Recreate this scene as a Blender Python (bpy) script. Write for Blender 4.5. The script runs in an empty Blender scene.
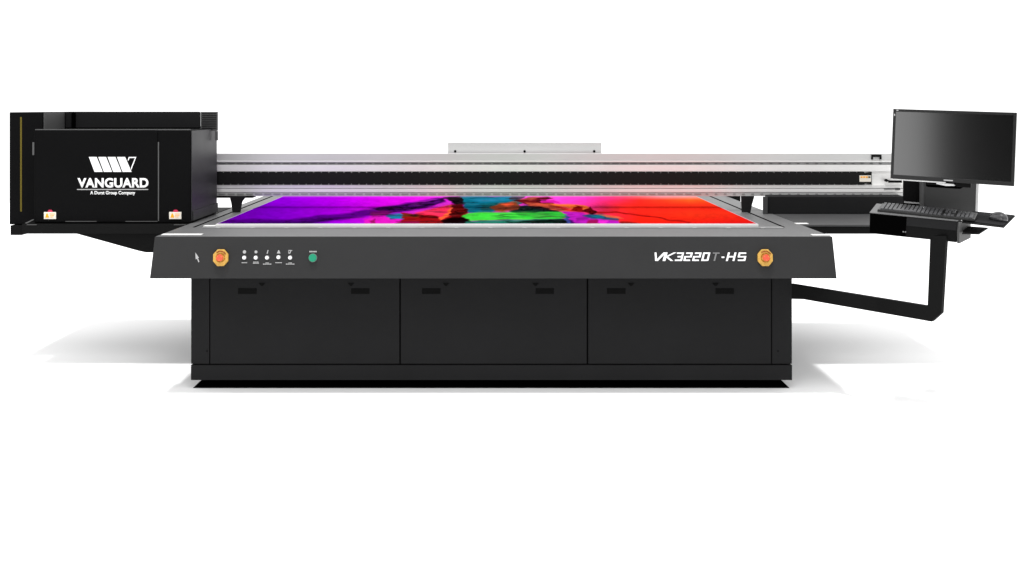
import bpy, bmesh, math, random
import numpy as np
from mathutils import Vector, Matrix

random.seed(7)
F = 1014.0                      # focal length in picture widths * 1024
CZ = 1.6                        # camera height
VX, VY = 498.0, 107.0           # vanishing point of the depth direction
S = bpy.context.scene
COL = S.collection

def W(px, py, d):
    return Vector(((px - VX) / F * d, d, CZ - (py - VY) / F * d))
def X(px, d): return (px - VX) / F * d
def Z(py, d): return CZ - (py - VY) / F * d

# ------------------------------------------------------------------ materials
def srgb(r, g, b):
    def c(v):
        v /= 255.0
        return v / 12.92 if v <= 0.04045 else ((v + 0.055) / 1.055) ** 2.4
    return (c(r), c(g), c(b), 1.0)

def mat(name, col, rough=0.5, metal=0.0, spec=0.5, bump=0.0, scale=300.0, var=0.0, vscale=6.0, stretch=None, coat=0.0, anis=0.0):
    m = bpy.data.materials.new(name); m.use_nodes = True
    nt = m.node_tree; N = nt.nodes; L = nt.links
    p = N['Principled BSDF']
    if len(col) == 3: col = (*col, 1)
    p.inputs['Base Color'].default_value = col
    p.inputs['Roughness'].default_value = rough
    p.inputs['Metallic'].default_value = metal
    p.inputs['Specular IOR Level'].default_value = spec
    p.inputs['Coat Weight'].default_value = coat
    p.inputs['Anisotropic'].default_value = anis
    tc = None
    def coords(sc):
        t = N.new('ShaderNodeTexCoord'); mp = N.new('ShaderNodeMapping')
        L.new(t.outputs['Object'], mp.inputs['Vector'])
        mp.inputs['Scale'].default_value = sc
        return mp.outputs['Vector']
    if bump:
        n = N.new('ShaderNodeTexNoise'); n.inputs['Scale'].default_value = scale; n.inputs['Detail'].default_value = 3
        L.new(coords(stretch or (1, 1, 1)), n.inputs['Vector'])
        b = N.new('ShaderNodeBump'); b.inputs['Strength'].default_value = bump; b.inputs['Distance'].default_value = 0.001
        L.new(n.outputs['Fac'], b.inputs['Height']); L.new(b.outputs['Normal'], p.inputs['Normal'])
    if var:
        n = N.new('ShaderNodeTexNoise'); n.inputs['Scale'].default_value = vscale; n.inputs['Detail'].default_value = 5
        L.new(coords(stretch or (1, 1, 1)), n.inputs['Vector'])
        r = N.new('ShaderNodeValToRGB')
        r.color_ramp.elements[0].position = 0.3; r.color_ramp.elements[1].position = 0.7
        r.color_ramp.elements[0].color = tuple(c * (1 - var) for c in col[:3]) + (1,)
        r.color_ramp.elements[1].color = tuple(min(1, c * (1 + var)) for c in col[:3]) + (1,)
        L.new(n.outputs['Fac'], r.inputs['Fac']); L.new(r.outputs['Color'], p.inputs['Base Color'])
        r2 = N.new('ShaderNodeMapRange'); r2.inputs['To Min'].default_value = rough * 0.85; r2.inputs['To Max'].default_value = min(1, rough * 1.15)
        L.new(n.outputs['Fac'], r2.inputs['Value']); L.new(r2.outputs['Result'], p.inputs['Roughness'])
    return m

M = dict(
    fascia=mat('graphite powder coat', (.025, .025, .0255), .7, spec=.12, bump=.12, scale=500, var=.05),
    deck=mat('grey table enamel', (.098, .098, .099), .5, spec=.25, bump=.06, scale=400, var=.06),
    cab=mat('black powder coat', (.0125, .0125, .013), .7, spec=.07, bump=.15, scale=500, var=.1, vscale=2.5),
    slot=mat('black slot plastic', (.005, .005, .005), .9, spec=.05),
    wing=mat('dark grey enamel', (.045, .045, .046), .5, spec=.2, var=.08),
    cabin=mat('matt black interior', (.003, .003, .003), .9, spec=.05),
    box=mat('satin black cover', (.0034, .0034, .0036), .7, spec=.04, bump=.08, scale=400, var=.12, vscale=3),
    boxside=mat('satin black with painted sheen', (.024, .024, .025), .45, spec=.2, bump=.06, scale=400, var=.08),  # paler than the cover front: the side's reflected sheen put into the colour
    vent=mat('dark grey vented sheet', (.075, .075, .075), .55, spec=.2),
    black=mat('plain black', (.004, .004, .004), .6, spec=.06, var=.1),
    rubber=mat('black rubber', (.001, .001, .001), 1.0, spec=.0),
    alu=mat('extruded aluminium', (.74, .735, .72), .4, metal=.25, bump=.15, scale=30, stretch=(.3, 20, 60), var=.04, vscale=1.5),
    alugrey=mat('anodised aluminium', (.52, .52, .515), .45, metal=.2, var=.07, vscale=1.3, stretch=(.8, 4, 4)),
    aluline=mat('grey slot metal', (.22, .22, .22), .5, metal=.2, var=.25, vscale=5, stretch=(1, .2, .2)),
    silver=mat('brushed steel', (.6, .6, .6), .3, metal=.8),
    belt=mat('black rubber belt', (.009, .009, .009), .7, spec=.1, bump=.2, scale=200),
    white=mat('white print', (.85, .85, .85), .8, spec=.1),
    dim=mat('grey print', (.36, .36, .36), .7, spec=.1),
    dimmer=mat('dim grey print', (.17, .17, .17), .7, spec=.1),
    gold=mat('yellow gold plastic', srgb(188, 148, 72), .55, var=.15, vscale=60, spec=.2),
    goldd=mat('dark gold', srgb(150, 90, 20), .7, spec=.1),
    pink=mat('red knob plastic', srgb(212, 84, 62), .5, spec=.2),
    darkred=mat('dark red print', srgb(120, 20, 15), .7, spec=.1),
    green=mat('green button plastic', srgb(30, 132, 100), .5, spec=.2),
    yel=mat('dull yellow strip', (.11, .085, .012), .7, spec=.1),
    stick=mat('sticker paper', (.72, .68, .6), .7, spec=.1),
    sticky=mat('sticker yellow', srgb(240, 165, 40), .7, spec=.1),
    stickr=mat('sticker red', srgb(190, 50, 80), .7, spec=.1),
    bed=mat('pale front metal', (.70, .695, .685), .5, metal=.05, spec=.2, var=.03),
    floor=mat('white studio floor', (.93, .93, .93), .9, spec=.05, bump=.02, scale=40),
    panel=mat('dark grey bracket', (.044, .044, .044), .6, spec=.15, bump=.08),
    arm=mat('black arm enamel', (.005, .005, .005), .6, spec=.06, bump=.1, scale=400, var=.1),
    bezel=mat('gloss black bezel', (.006, .006, .006), .35, spec=.3),
    key=mat('dark grey keycaps', (.05, .05, .053), .35, spec=.5),
    pad=mat('mouse pad cloth', (.014, .014, .015), .9, spec=.1, bump=.3, scale=900),
)
sm = mat('glossy dark screen', (.0012, .0012, .0012), .13, spec=1.0)
M['screen'] = sm

# ------------------------------------------------------------------ mesh helpers
class B:
    def __init__(s): s.bm = bmesh.new()
    def _add(s, bm2, mi=0):
        off = len(s.bm.verts); vs = [s.bm.verts.new(v.co) for v in bm2.verts]
        bm2.verts.index_update()
        for f in bm2.faces:
            try:
                nf = s.bm.faces.new([vs[v.index] for v in f.verts]); nf.material_index = mi; nf.smooth = f.smooth
            except ValueError: pass
        bm2.free(); return s
    def hull(s, lo, hi, bev=0.0, mi=0, seg=2):
        """prism between two matching rings of 3-D points"""
        b = bmesh.new(); n = len(lo)
        a = [b.verts.new(p) for p in lo]; c = [b.verts.new(p) for p in hi]
        b.faces.new(a); b.faces.new(c[::-1])
        for i in range(n): b.faces.new((a[i], c[i], c[(i + 1) % n], a[(i + 1) % n]))
        bmesh.ops.recalc_face_normals(b, faces=b.faces)
        if bev: bmesh.ops.bevel(b, geom=list(b.edges), offset=bev, segments=seg, profile=.5, affect='EDGES')
        return s._add(b, mi)
    def box(s, x0, x1, y0, y1, z0, z1, bev=0.0, mi=0, M4=None):
        lo = [(x0, y0, z0), (x1, y0, z0), (x1, y1, z0), (x0, y1, z0)]
        hi = [(x, y, z1) for x, y, _ in lo]
        if M4 is not None:
            lo = [M4 @ Vector(p) for p in lo]; hi = [M4 @ Vector(p) for p in hi]
        return s.hull(lo, hi, bev, mi)
    def plate(s, pts, d0, d1, bev=0.0, mi=0):
        """outline in (x, z), from depth d0 to d1"""
        return s.hull([(x, d0, z) for x, z in pts], [(x, d1, z) for x, z in pts], bev, mi)
    def slab(s, pts, z0, z1, bev=0.0, mi=0):
        return s.hull([(x, y, z0) for x, y in pts], [(x, y, z1) for x, y in pts], bev, mi)
    def disc(s, c, r, t, n=24, mi=0, axis='y', bev=0.0, r2=None, M4=None):
        r2 = r if r2 is None else r2
        lo, hi = [], []
        for k in range(n):
            a = 2 * math.pi * k / n; ca, sa = math.cos(a), math.sin(a)
            if axis == 'y':
                lo.append(Vector((c[0] + ca * r, c[1], c[2] + sa * r))); hi.append(Vector((c[0] + ca * r2, c[1] - t, c[2] + sa * r2)))
            else:
                lo.append(Vector((c[0] + ca * r, c[1] + sa * r, c[2]))); hi.append(Vector((c[0] + ca * r2, c[1] + sa * r2, c[2] + t)))
        if M4 is not None: lo = [M4 @ p for p in lo]; hi = [M4 @ p for p in hi]
        return s.hull(lo, hi, bev, mi)
    def xf(s, m4):
        bmesh.ops.transform(s.bm, matrix=m4, verts=s.bm.verts); return s

def wpos(o):
    p = Vector((0, 0, 0))
    while o is not None: p += o.location; o = o.parent
    return p

def obj(name, b, m, parent=None, label=None):
    bm = b.bm if isinstance(b, B) else b
    bmesh.ops.recalc_face_normals(bm, faces=bm.faces)
    xs = [v.co for v in bm.verts]
    c = Vector([(min(v[i] for v in xs) + max(v[i] for v in xs)) / 2 for i in range(3)])
    bmesh.ops.translate(bm, vec=-c, verts=bm.verts)
    me = bpy.data.meshes.new(name); bm.to_mesh(me); bm.free()
    for mm in (m if isinstance(m, (list, tuple)) else [m]): me.materials.append(mm)
    o = bpy.data.objects.new(name, me); COL.objects.link(o)
    if parent is not None: o.parent = parent; o.location = c - wpos(parent)
    else: o.location = c
    if label: o['label'] = label
    return o

def thing(name, label, cat, loc, group=None):
    o = bpy.data.objects.new(name, None); COL.objects.link(o); o.location = loc; o.empty_display_size = .1
    o['label'] = label; o['category'] = cat
    if group: o['group'] = group
    return o

def dup(src, shift):
    c = src.copy(); COL.objects.link(c); c.parent = src.parent; c.location = src.location + Vector(shift)
    for g in list(src.children):
        d = g.copy(); COL.objects.link(d); d.parent = c
    return c

def text_bm(txt, x0, x1, z0, z1, d, bold=0.0, thick=.0015, shear=0.0, spacing=1.0):
    cu = bpy.data.curves.new('lettering', 'FONT'); cu.body = txt; cu.size = 1; cu.offset = bold
    cu.space_character = spacing; cu.extrude = 0.0; cu.shear = shear; cu.resolution_u = 6
    o = bpy.data.objects.new('lettering', cu); COL.objects.link(o)
    dg = bpy.context.evaluated_depsgraph_get()
    me = bpy.data.meshes.new_from_object(o.evaluated_get(dg))
    bpy.data.objects.remove(o); bpy.data.curves.remove(cu)
    bm = bmesh.new(); bm.from_mesh(me); bpy.data.meshes.remove(me)
    a0 = min(v.co.x for v in bm.verts); a1 = max(v.co.x for v in bm.verts)
    b0 = min(v.co.y for v in bm.verts); b1 = max(v.co.y for v in bm.verts)
    for v in bm.verts:
        x = x0 + (v.co.x - a0) / (a1 - a0) * (x1 - x0); z = z0 + (v.co.y - b0) / (b1 - b0) * (z1 - z0)
        v.co = (x, d, z)
    r = bmesh.ops.extrude_face_region(bm, geom=list(bm.faces))
    bmesh.ops.translate(bm, vec=(0, -thick, 0), verts=[e for e in r['geom'] if isinstance(e, bmesh.types.BMVert)])
    return bm

# ------------------------------------------------------------------ the setting
fb = B(); fb.box(-14, 14, -7, 17, -.05, 0)
fl = obj('floor', fb, M['floor']); fl['kind'] = 'structure'

# ------------------------------------------------------------------ printer
P = thing('flatbed_printer', 'large black flatbed printer with aluminium gantry and dark cabinet standing on the white floor', 'printer', (0, 6.6, 0))

# --- cabinet
D = 5.75
xl, xr = X(191, D), X(792, D)
zc0, zc1 = Z(380, D), .70
cab = obj('cabinet', B().box(xl + .006, xr - .006, D + .02, 7.55, zc0 + .004, zc1), M['cab'], P)
# corner posts, rail
def face(px0, px1, py0, py1, d0=D, d1=D + .022): return X(px0, D), X(px1, D), d0, d1, Z(py1, D), Z(py0, D)
for a, b_ in ((191, 209.2), (772.2, 792)):
    x0, x1, d0, d1, z0, z1 = face(a, b_, 270, 363.8)
    obj('corner_post', B().box(x0, x1, D, D + .5, z0, z1, .002), M['cab'], cab)
x0, x1, d0, d1, z0, z1 = face(191, 792, 365, 380)
obj('bottom_rail', B().box(x0, x1, D - .003, D + .5, z0, z1, .002), M['cab'], cab)
obj('recess_backing', B().box(xl + .05, xr - .05, D + .0125, D + .018, zc0 + .02, zc1 - .01), M['cabin'], cab)
for (a, b_, s1, s2) in ((210.2, 399.3, 238, 351), (400.8, 586.7, 422, 535.5), (588.3, 771.2, 607, 715.5)):
    x0, x1, d0, d1, z0, z1 = face(a, b_, 268, 363.8)
    dr = obj('access_panel', B().box(x0, x1, D + .001, D + .012, z0, z1, .0015), M['cab'], P)
    for s in (s1, s2):
        obj('finger_slot', B().box(X(s, D), X(s + 18.5, D), D - .0005, D + .006, Z(294, D), Z(288.3, D), .001), M['slot'], dr)
        tx = s + 24 if s in (s1,) else s - 0
        obj('latch', B().plate([(X(tx - 3.2, D), Z(283, D)), (X(tx + 3.2, D), Z(283, D)), (X(tx + .8, D), Z(286, D)), (X(tx - .8, D), Z(286, D))], D - .002, D + .004), M['slot'], dr)
for px in (207, 778): obj('screw', B().disc((X(px, D), D + .0005, Z(351, D)), .004, .002, 12), M['rubber'], P)
# black flared solid standing in for the contact shadow under the cabinet
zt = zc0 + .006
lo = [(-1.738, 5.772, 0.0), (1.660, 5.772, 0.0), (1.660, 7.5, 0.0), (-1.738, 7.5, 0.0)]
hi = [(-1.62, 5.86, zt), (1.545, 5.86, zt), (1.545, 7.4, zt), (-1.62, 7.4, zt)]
obj('contact_shadow_block', B().hull(lo, hi), M['rubber'], P)

# --- table frame with sloping control fascia
DT = 5.575; ZT = CZ - .712
xtl, xtr = -1.886, 1.838
tb = B().slab([(xtl, DT + .006), (xtr, DT + .006), (xtr - .01, 8.3), (xtl + .01, 8.3)], .70, ZT, .004)
table = obj('table_frame', tb, M['deck'], P)
zf0, zf1 = Z(278.3, 5.56), ZT - .001
fa = B()
lo = [(X(150.3, 5.56), 5.55, zf0), (X(836.3, 5.56), 5.55, zf0), (X(836.3, 5.56), 5.72, zf0), (X(150.3, 5.56), 5.72, zf0)]
hi = [(xtl - .001, DT, zf1), (xtr + .001, DT, zf1), (xtr + .001, 5.72, zf1), (xtl - .001, 5.72, zf1)]
fa.hull(lo, hi, .003)
fascia = obj('control_fascia', fa, M['fascia'], P)
obj('table_underside', B().box(-1.80, 1.76, 5.73, 8.2, .668, .699), M['cab'], P)
# silver corner plates on the deck
for px0, px1, py in ((161, 201, 235.3), (813, 831, 235.8), (203, 217, 226.6), (796.5, 809, 224.3)):
    d = .712 * F / (py - VY); d = max(d, DT + .012)
    obj('corner_plate', B().box(X(px0, d), X(px1, d), d, d + .045, ZT, ZT + .004, .001), M['bed'], P)
# seams along the deck sides
for xx in (1.692, -1.80):
    obj('deck_seam', B().box(xx - .007, xx + .007, 6.0, 8.25, ZT, ZT + .0015), M['rubber'], P)

# --- vacuum bed
bx0, bx1 = X(215.5, 6.0), X(758.5, 6.0)
bed = obj('vacuum_bed', B().box(bx0, bx1, 6.0, 8.27, ZT + .003, ZT + .0185, .0015), M['bed'], P)
obj('bed_edge_rail', B().box(X(203.5, 5.99), X(782.5, 5.99), 5.955, 5.998, ZT, ZT + .004, .001), M['aluline'], P)
s0 = None
for k in range(17):
    px = 218.5 + k * 34.0
    if s0 is None:
        s0 = obj('edge_clip', B().box(X(px - 2, 5.95), X(px + 2, 5.95), 5.93, 5.952, ZT, ZT + .004, .001), M['aluline'], P); x00 = X(px, 5.95)
    else: dup(s0, (X(px, 5.95) - x00, 0, 0))

# --- fascia fittings (slightly sloping front: find its depth at a height)
def fd(z): return 5.55 + (z - zf0) / (zf1 - zf0) * (DT - 5.55)
def FP(px, py):
    d = 5.56
    for _ in range(3): d = fd(Z(py, d))
    return Vector((X(px, d), d, Z(py, d)))
tilt = math.atan2(DT - 5.55, zf1 - zf0)
def on_fascia(px, py):      # local x right, z up along the face, -y out of it
    p = FP(px, py)
    return Matrix.Translation(p) @ Matrix.Rotation(-tilt, 4, 'X')
MPX = 5.56 / F
def ring_pts(r, n, ph=0, sq=1): return [(r * math.cos(ph + 2 * math.pi * k / n), r * math.sin(ph + 2 * math.pi * k / n) * sq) for k in range(n)]
for px, lab in ((221.3, 'yellow and red emergency stop left of the button row'), (764.6, 'yellow and red emergency stop right of the model lettering')):
    m4 = on_fascia(px, 257.6)
    g = B().plate([(x, z) for x, z in ring_pts(8.0 * MPX, 8, math.pi / 8, 1.12)], .0, -.018, .002).xf(m4)
    es = obj('emergency_stop', g, M['gold'], P, lab)
    g = B(); 
    for k in range(28):
        a0 = 2 * math.pi * k / 28; a1 = 2 * math.pi * (k + 1) / 28
        r0, r1 = 3.9 * MPX, 4.6 * MPX
        if k % 7 == 0: continue
        g.plate([(r0 * math.cos(a0), r0 * math.sin(a0)), (r1 * math.cos(a0), r1 * math.sin(a0)), (r1 * math.cos(a1), r1 * math.sin(a1)), (r0 * math.cos(a1), r0 * math.sin(a1))], -.018, -.0195)
    obj('arrow_ring', g.xf(m4), M['goldd'], es)
    g = B()
    for k in range(7):
        a = math.radians(40 + k * 14); r = 6.1 * MPX; ca, sa = r * math.cos(a), r * math.sin(a) * 1.05
        g.box(ca - .0022, ca + .0022, -.021, -.018, sa - .003, sa + .0035)
    obj('stop_lettering', g.xf(m4), M['darkred'], es)
    g = B().disc((0, -.018, 0), 2.8 * MPX, .012, 24, bev=0).disc((0, -.03, 0), 3.3 * MPX, .010, 24, bev=.002).xf(m4)
    obj('knob', g, M['pink'], es)
    g = B()
    for k in range(3):
        a = 2 * math.pi * k / 3 + .5; x, z = 2.2 * MPX * math.cos(a), 2.2 * MPX * math.sin(a)
        g.disc((x, -.0402, z), .0025, .001, 8)
    obj('knob_mark', g.xf(m4), M['gold'], es)
# pointer mark
ar = [(-1.8, 5), (2.0, -.2), (.9, -.6), (2.6, -4.2), (1.5, -4.8), (.2, -1.2), (-1.2, -1.8)]
obj('pointer_mark', B().plate([(x * MPX, z * MPX) for x, z in ar], 0, -.001).xf(on_fascia(197, 257.5)), M['dim'], P)
# five white buttons
for i, px in enumerate((244.5, 256.0, 267.3, 278.7, 290.3)):
    py = 257.6 if i != 3 else 257.2
    m4 = on_fascia(px, py)
    bt = obj('push_button', B().disc((0, 0, 0), 2.3 * MPX, .004, 24, bev=.001).xf(m4), M['dimmer'], P)
    obj('button_cap', B().disc((0, -.005, 0), 1.75 * MPX, .007, 24, bev=.001).xf(m4), M['white'], bt)
    g = B()
    if i == 0: g.plate([(x, z) for x, z in ring_pts(1.7 * MPX, 12)], 0, -.001)
    if i == 1: g.plate([(x, z) for x, z in ring_pts(1.6 * MPX, 6)], 0, -.001)
    if i == 2: g.plate([(-.6 * MPX, -1.8 * MPX), (.3 * MPX, -1.8 * MPX), (1.2 * MPX, 1.8 * MPX), (.3 * MPX, 1.8 * MPX)], 0, -.001)
    if i == 3: g.plate([(-1.8 * MPX, -1.5 * MPX), (1.8 * MPX, -1.5 * MPX), (.4 * MPX, 1.7 * MPX), (-.4 * MPX, 1.7 * MPX)], 0, -.001)
    if i == 4:
        g.plate([(-1.9 * MPX, 1.1 * MPX), (1.9 * MPX, 1.1 * MPX), (1.9 * MPX, 1.8 * MPX), (-1.9 * MPX, 1.8 * MPX)], 0, -.001)
        g.plate([(-1.3 * MPX, -1.8 * MPX), (-.2 * MPX, -1.8 * MPX), (1.0 * MPX, .9 * MPX), (-.1 * MPX, .9 * MPX)], 0, -.0012)
        g.plate([(-1.9 * MPX, -1.8 * MPX), (-1.4 * MPX, -1.8 * MPX), (-1.4 * MPX, .9 * MPX), (-1.9 * MPX, .9 * MPX)], 0, -.0012)
    obj('button_symbol', g.xf(on_fascia(px, 251.9)), M['dim'], bt)
    g = B(); w = (2.8, 3.0, 4.3, 3.3, 4.4)[i]; yy = (262.6, 263.1, 264.0, 262.6, 264.0)[i]
    def dashes(w, z0, n):
        for k in range(n):
            a = -w + 2 * w * k / n; g.plate([(a * MPX, z0 * MPX), ((a + 1.7 * w / n) * MPX, z0 * MPX), ((a + 1.7 * w / n) * MPX, (z0 + .85) * MPX), (a * MPX, (z0 + .85) * MPX)], 0, -.001)
    dashes(w, -.5, 5)
    if i in (1, 2, 4): dashes(w * (.9 if i == 1 else .4), .65, 3)
    obj('button_caption', g.xf(on_fascia(px, yy)), M['dim'], bt)
m4 = on_fascia(313, 257.8)
gb = obj('start_button', B().disc((0, 0, 0), 4.3 * MPX, .006, 28, bev=.001).xf(m4), M['dimmer'], P, 'round green push button')
obj('button_cap', B().disc((0, -.006, 0), 3.9 * MPX, .009, 28, bev=.002).xf(m4), M['green'], gb)
g = B()
for k in range(5): g.plate([((-3.6 + 1.5 * k) * MPX, -.5 * MPX), ((-2.4 + 1.5 * k) * MPX, -.5 * MPX), ((-2.4 + 1.5 * k) * MPX, .9 * MPX), ((-3.6 + 1.5 * k) * MPX, .9 * MPX)], 0, -.001)
obj('button_caption', g.xf(on_fascia(313, 251.8)), M['dim'], gb)

# model lettering, wide square italic strokes
GL = {'V': [[(0, 1), (.30, 0), (.45, 0), (1.12, 1)]], 'K': [[(0.1, 0), (.1, 1)], [(1.1, 1), (.30, .5), (1.0, 0)]],
      '3': [[(0, 1), (1, 1), (1, 0), (-.05, 0)], [(.25, .5), (1, .5)]], '2': [[(0, 1), (1, 1), (1, .5), (0, .5), (0, 0), (1, 0)]],
      '0': [[(0, 0), (1, 0), (1, 1), (0, 1), (0, 0)]], 'T': [[(0, 1), (1, 1)], [(.5, 1), (.5, 0)]], '-': [[(0, .42), (1, .42)]],
      'H': [[(0, 0), (0, 1)], [(1, 0), (1, 1)], [(0, .5), (1, .5)]], 'S': [[(1, 1), (0, 1), (0, .5), (1, .5), (1, 0), (0, 0)]]}
def glyph(g, ch, x0, x1, h, th, sh, cnt):
    for pl in GL[ch]:
        q = []
        for (u, v) in pl:
            z = th / 2 + v * (h - th); x = x0 + th * .6 + u * (x1 - x0 - th * 1.2) + (z - h / 2) * sh
            q.append(Vector((x, z)))
        for i in range(len(q) - 1):
            a, b_ = q[i], q[i + 1]; t = (b_ - a).normalized(); n = Vector((-t.y, t.x)) * th * .5
            horiz = abs(t.y) < .05
            e = th * .5
            a2 = a - t * (e if (i > 0 or pl[0] == pl[-1]) else 0); b2 = b_ + t * (e if (i < len(q) - 2 or pl[0] == pl[-1]) else 0)
            if not horiz: n = Vector((th * (.66 if abs(t.y) > .97 or ch in '230HST' else 1.0) * (1 if n.x > 0 else -1), 0))
            cnt[0] += 1; t0 = .0012 + cnt[0] * .00006
            if not horiz: a2, b2 = a + (a - b_).normalized() * e * .0, b_
            pts = [a2 + n, b2 + n, b2 - n, a2 - n]
            if not horiz:
                t2 = (b_ - a).normalized(); ex = t2 * (th * .5 / abs(t2.y))
                pts = [a - ex + n, b_ + ex + n, b_ + ex - n, a - ex - n]
            g.plate([(p.x * MPX, (p.y - h / 2) * MPX) for p in pts], 0, -t0)
cnt = [0]; g = B(); gT = B()
for ch, a, b_ in (('V', 94, 158), ('K', 160, 224), ('3', 240, 293), ('2', 303, 353), ('2', 363, 413), ('0', 425, 472), ('T', 486, 542), ('-', 552, 582), ('H', 594, 650), ('S', 668, 724)):
    glyph(gT if ch == 'T' else g, ch, a / 6.827 - 60, b_ / 6.827 - 60, 8.4, 1.38 if ch != 'T' else 1.2, .28, cnt)
obj('model_lettering', g.xf(on_fascia(700, 256.7)), M['white'], P)
obj('model_letter', gT.xf(on_fascia(700, 256.7)), M['dimmer'], P, 'grey outlined letter T within the white lettering')

# --- side wings beside the table
wr = B().slab([(xtr + .002, 6.14), (2.73, 6.14), (2.73, 7.28), (X(766, 7.28), 7.28), (xtr + .002, 6.955)], ZT - .012, ZT - .001, .002)
wing = obj('side_wing', wr, M['wing'], P)
obj('wing_beam', B().box(xtr + .004, 2.70, 6.145, 6.9, Z(233.8, 6.15), ZT - .0125, .003), M['arm'], P)
# --- print head carriage cover (left)
DB = 6.2
x0, x1 = X(34, DB), X(190.3, DB); z0, z1 = Z(223, DB), Z(130.2, DB); DB2 = 6.77
cover = obj('carriage_cover', B().box(x0, x1, DB, DB2, z0, z1, .004), M['box'], P)
obj('door_panel', B().box(X(36, DB), X(157.6, DB), DB - .006, DB - .0005, Z(221.6, DB), z1 - .004, .001), M['box'], cover)
obj('door_edge', B().box(X(158.1, DB), X(159.2, DB), DB - .0045, DB - .0005, Z(220.8, DB), Z(142, DB)), M['vent'], cover)
obj('door_edge', B().box(X(66, DB), X(97, DB), DB - .009, DB - .0062, Z(221.6, DB), Z(220.9, DB)), M['vent'], cover)
obj('door_edge', B().box(X(126, DB), X(158, DB), DB - .009, DB - .0062, Z(221.6, DB), Z(220.9, DB)), M['vent'], cover)
obj('side_panel', B().box(x1 + .0005, x1 + .006, DB + .012, DB2 - .004, z0 + .012, z1 - .004, .001), M['boxside'], cover)
obj('side_kick', B().box(x1 + .0065, x1 + .014, DB + .02, DB2 - .004, z0 + .012, z0 + .07, .002), M['boxside'], cover)
obj('hinge', B().box(X(32.6, DB), X(34.4, DB), DB - .004, DB + .03, Z(155, DB), Z(142.3, DB), .001), M['vent'], cover)
obj('top_edge', B().box(X(35, DB), x1 - .002, DB + .001, DB + .012, z1 + .0003, z1 + .006, .001), M['vent'], cover)
# stickers
DS = DB - .0065
for px in (44, 169.2):
    st = obj('warning_sticker', B().box(X(px, DS), X(px + 12, DS), DS - .0012, DS + (.0005 if px < 100 else .006), Z(219, DS), Z(212, DS)), M['stick'], P)
    obj('sticker_symbol', B().plate([(X(px + 1.2, DS), Z(217.6, DS)), (X(px + 5.2, DS), Z(217.6, DS)), (X(px + 3.8, DS), Z(213.4, DS)), (X(px + 2.6, DS), Z(213.4, DS))], DS - .002, DS - .0013), M['sticky'], st)
    gg = B()
    for r in range(3):
        gg.box(X(px + 6, DS), X(px + 11 - r * .8, DS), DS - .002, DS - .0013, Z(214.2 + r * 1.5, DS), Z(213.6 + r * 1.5, DS))
    obj('sticker_lines', gg, M['sticky'], st)
    obj('sticker_badge', B().plate([(X(px + 3.5, DS), Z(212, DS)), (X(px + 9, DS), Z(212, DS)), (X(px + 7.6, DS), Z(209.8, DS)), (X(px + 4.8, DS), Z(209.8, DS))], DS - .0012, DS + (.0005 if px < 100 else .006)), M['stickr'], st)
# emblem: four slanted bars and an open triangle
DE = DB - .0062
def LP(cx, cy): return (X(80 + cx / 11.525, DE), Z(150 + cy / 11.525, DE))
g = B()
for k in range(4):
    o_ = 108.0 * k
    g.plate([LP(103 + o_, 80), LP(192 + o_, 80), LP(262 + o_, 252), LP(168 + o_, 252)] if k < 3 else [LP(427, 80), LP(520, 80), LP(594, 252), LP(492, 252)], DE, DE - .001)
out = [(550, 118), (563, 80), (649, 80), (590, 232)]; inn = [(560, 122), (571, 92), (634, 92), (588, 206)]
for i in range(3):
    j = (i + 1) % 4
    g.plate([LP(*out[i]), LP(*out[j]), LP(*inn[j]), LP(*inn[i])], DE, DE - .0011)
obj('emblem', g, M['white'], cover)
obj('name_lettering', text_bm('VANGUARD', X(77.6, DE), X(148.5, DE), Z(187.7, DE), Z(178.0, DE), DE, bold=.036, thick=.001, spacing=1.04), M['white'], cover)
obj('underline', B().box(X(77, DE), X(148.2, DE), DE - .001, DE, Z(189.9, DE), Z(189.0, DE)), M['dim'], cover)
obj('small_lettering', text_bm('A Durst Group Company', X(90.2, DE), X(135.2, DE), Z(195.4, DE), Z(191.0, DE), DE, bold=.02, thick=.001), M['white'], cover)

# rear housing of the parking station
pd = 6.35
px_l = X(9.3, pd)
hs = obj('station_housing', B().box(px_l, -2.852, pd, 7.3, Z(224.5, pd), Z(112.2, pd), .004), M['box'], P)
obj('lit_inner_side', B().box(-2.8515, -2.846, pd + .012, 6.66, Z(130, pd), Z(112.5, pd), .001), M['vent'], hs)  # paler sheet added so the housing's inner side looks lit
def taper(xl_, xr_, d0, d1, z0, z1, xb):
    return B().hull([(xl_, d0, z0), (xr_, d0, z0), (xr_, d0, z1), (xl_, d0, z1)], [(xl_, d1, z0), (xb, d1, z0), (xb, d1, z1), (xl_, d1, z1)], .003)
obj('upper_housing', taper(-2.845, -1.955, 6.665, 7.3, CZ - .137, Z(112, 6.665), -2.15), M['cab'], P)
obj('housing_rib', B().box(-2.80, -2.775, 6.655, 6.664, CZ - .137, Z(112.5, 6.66), .001), M['rubber'], P)
obj('rear_housing', taper(-2.845, -1.90, 6.78, 7.3, .92, CZ - .1375, -2.08), M['box'], P)
vp = B().box(-1.954, X(217.6, 6.66), 6.662, 6.672, Z(131, 6.66) + .002, Z(111.8, 6.66), .002)
vp.box(-1.860, X(217.6, 6.66), 6.662, 6.672, Z(140.5, 6.66), Z(131, 6.66), .001)
ve = obj('vented_end', vp, M['vent'], P)
gg = B()
for k in range(8): gg.box(-1.945, X(217.6, 6.66) - .008, 6.6585, 6.6615, Z(114 + k * 2.1, 6.66), Z(113 + k * 2.1, 6.66))
obj('vent_slots', gg, M['cab'], ve)
obj('yellow_strip', B().box(X(20.2, pd), X(21.9, pd), pd - .001, pd + .002, Z(211.5, pd), Z(117, pd)), M['yel'], hs)
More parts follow.
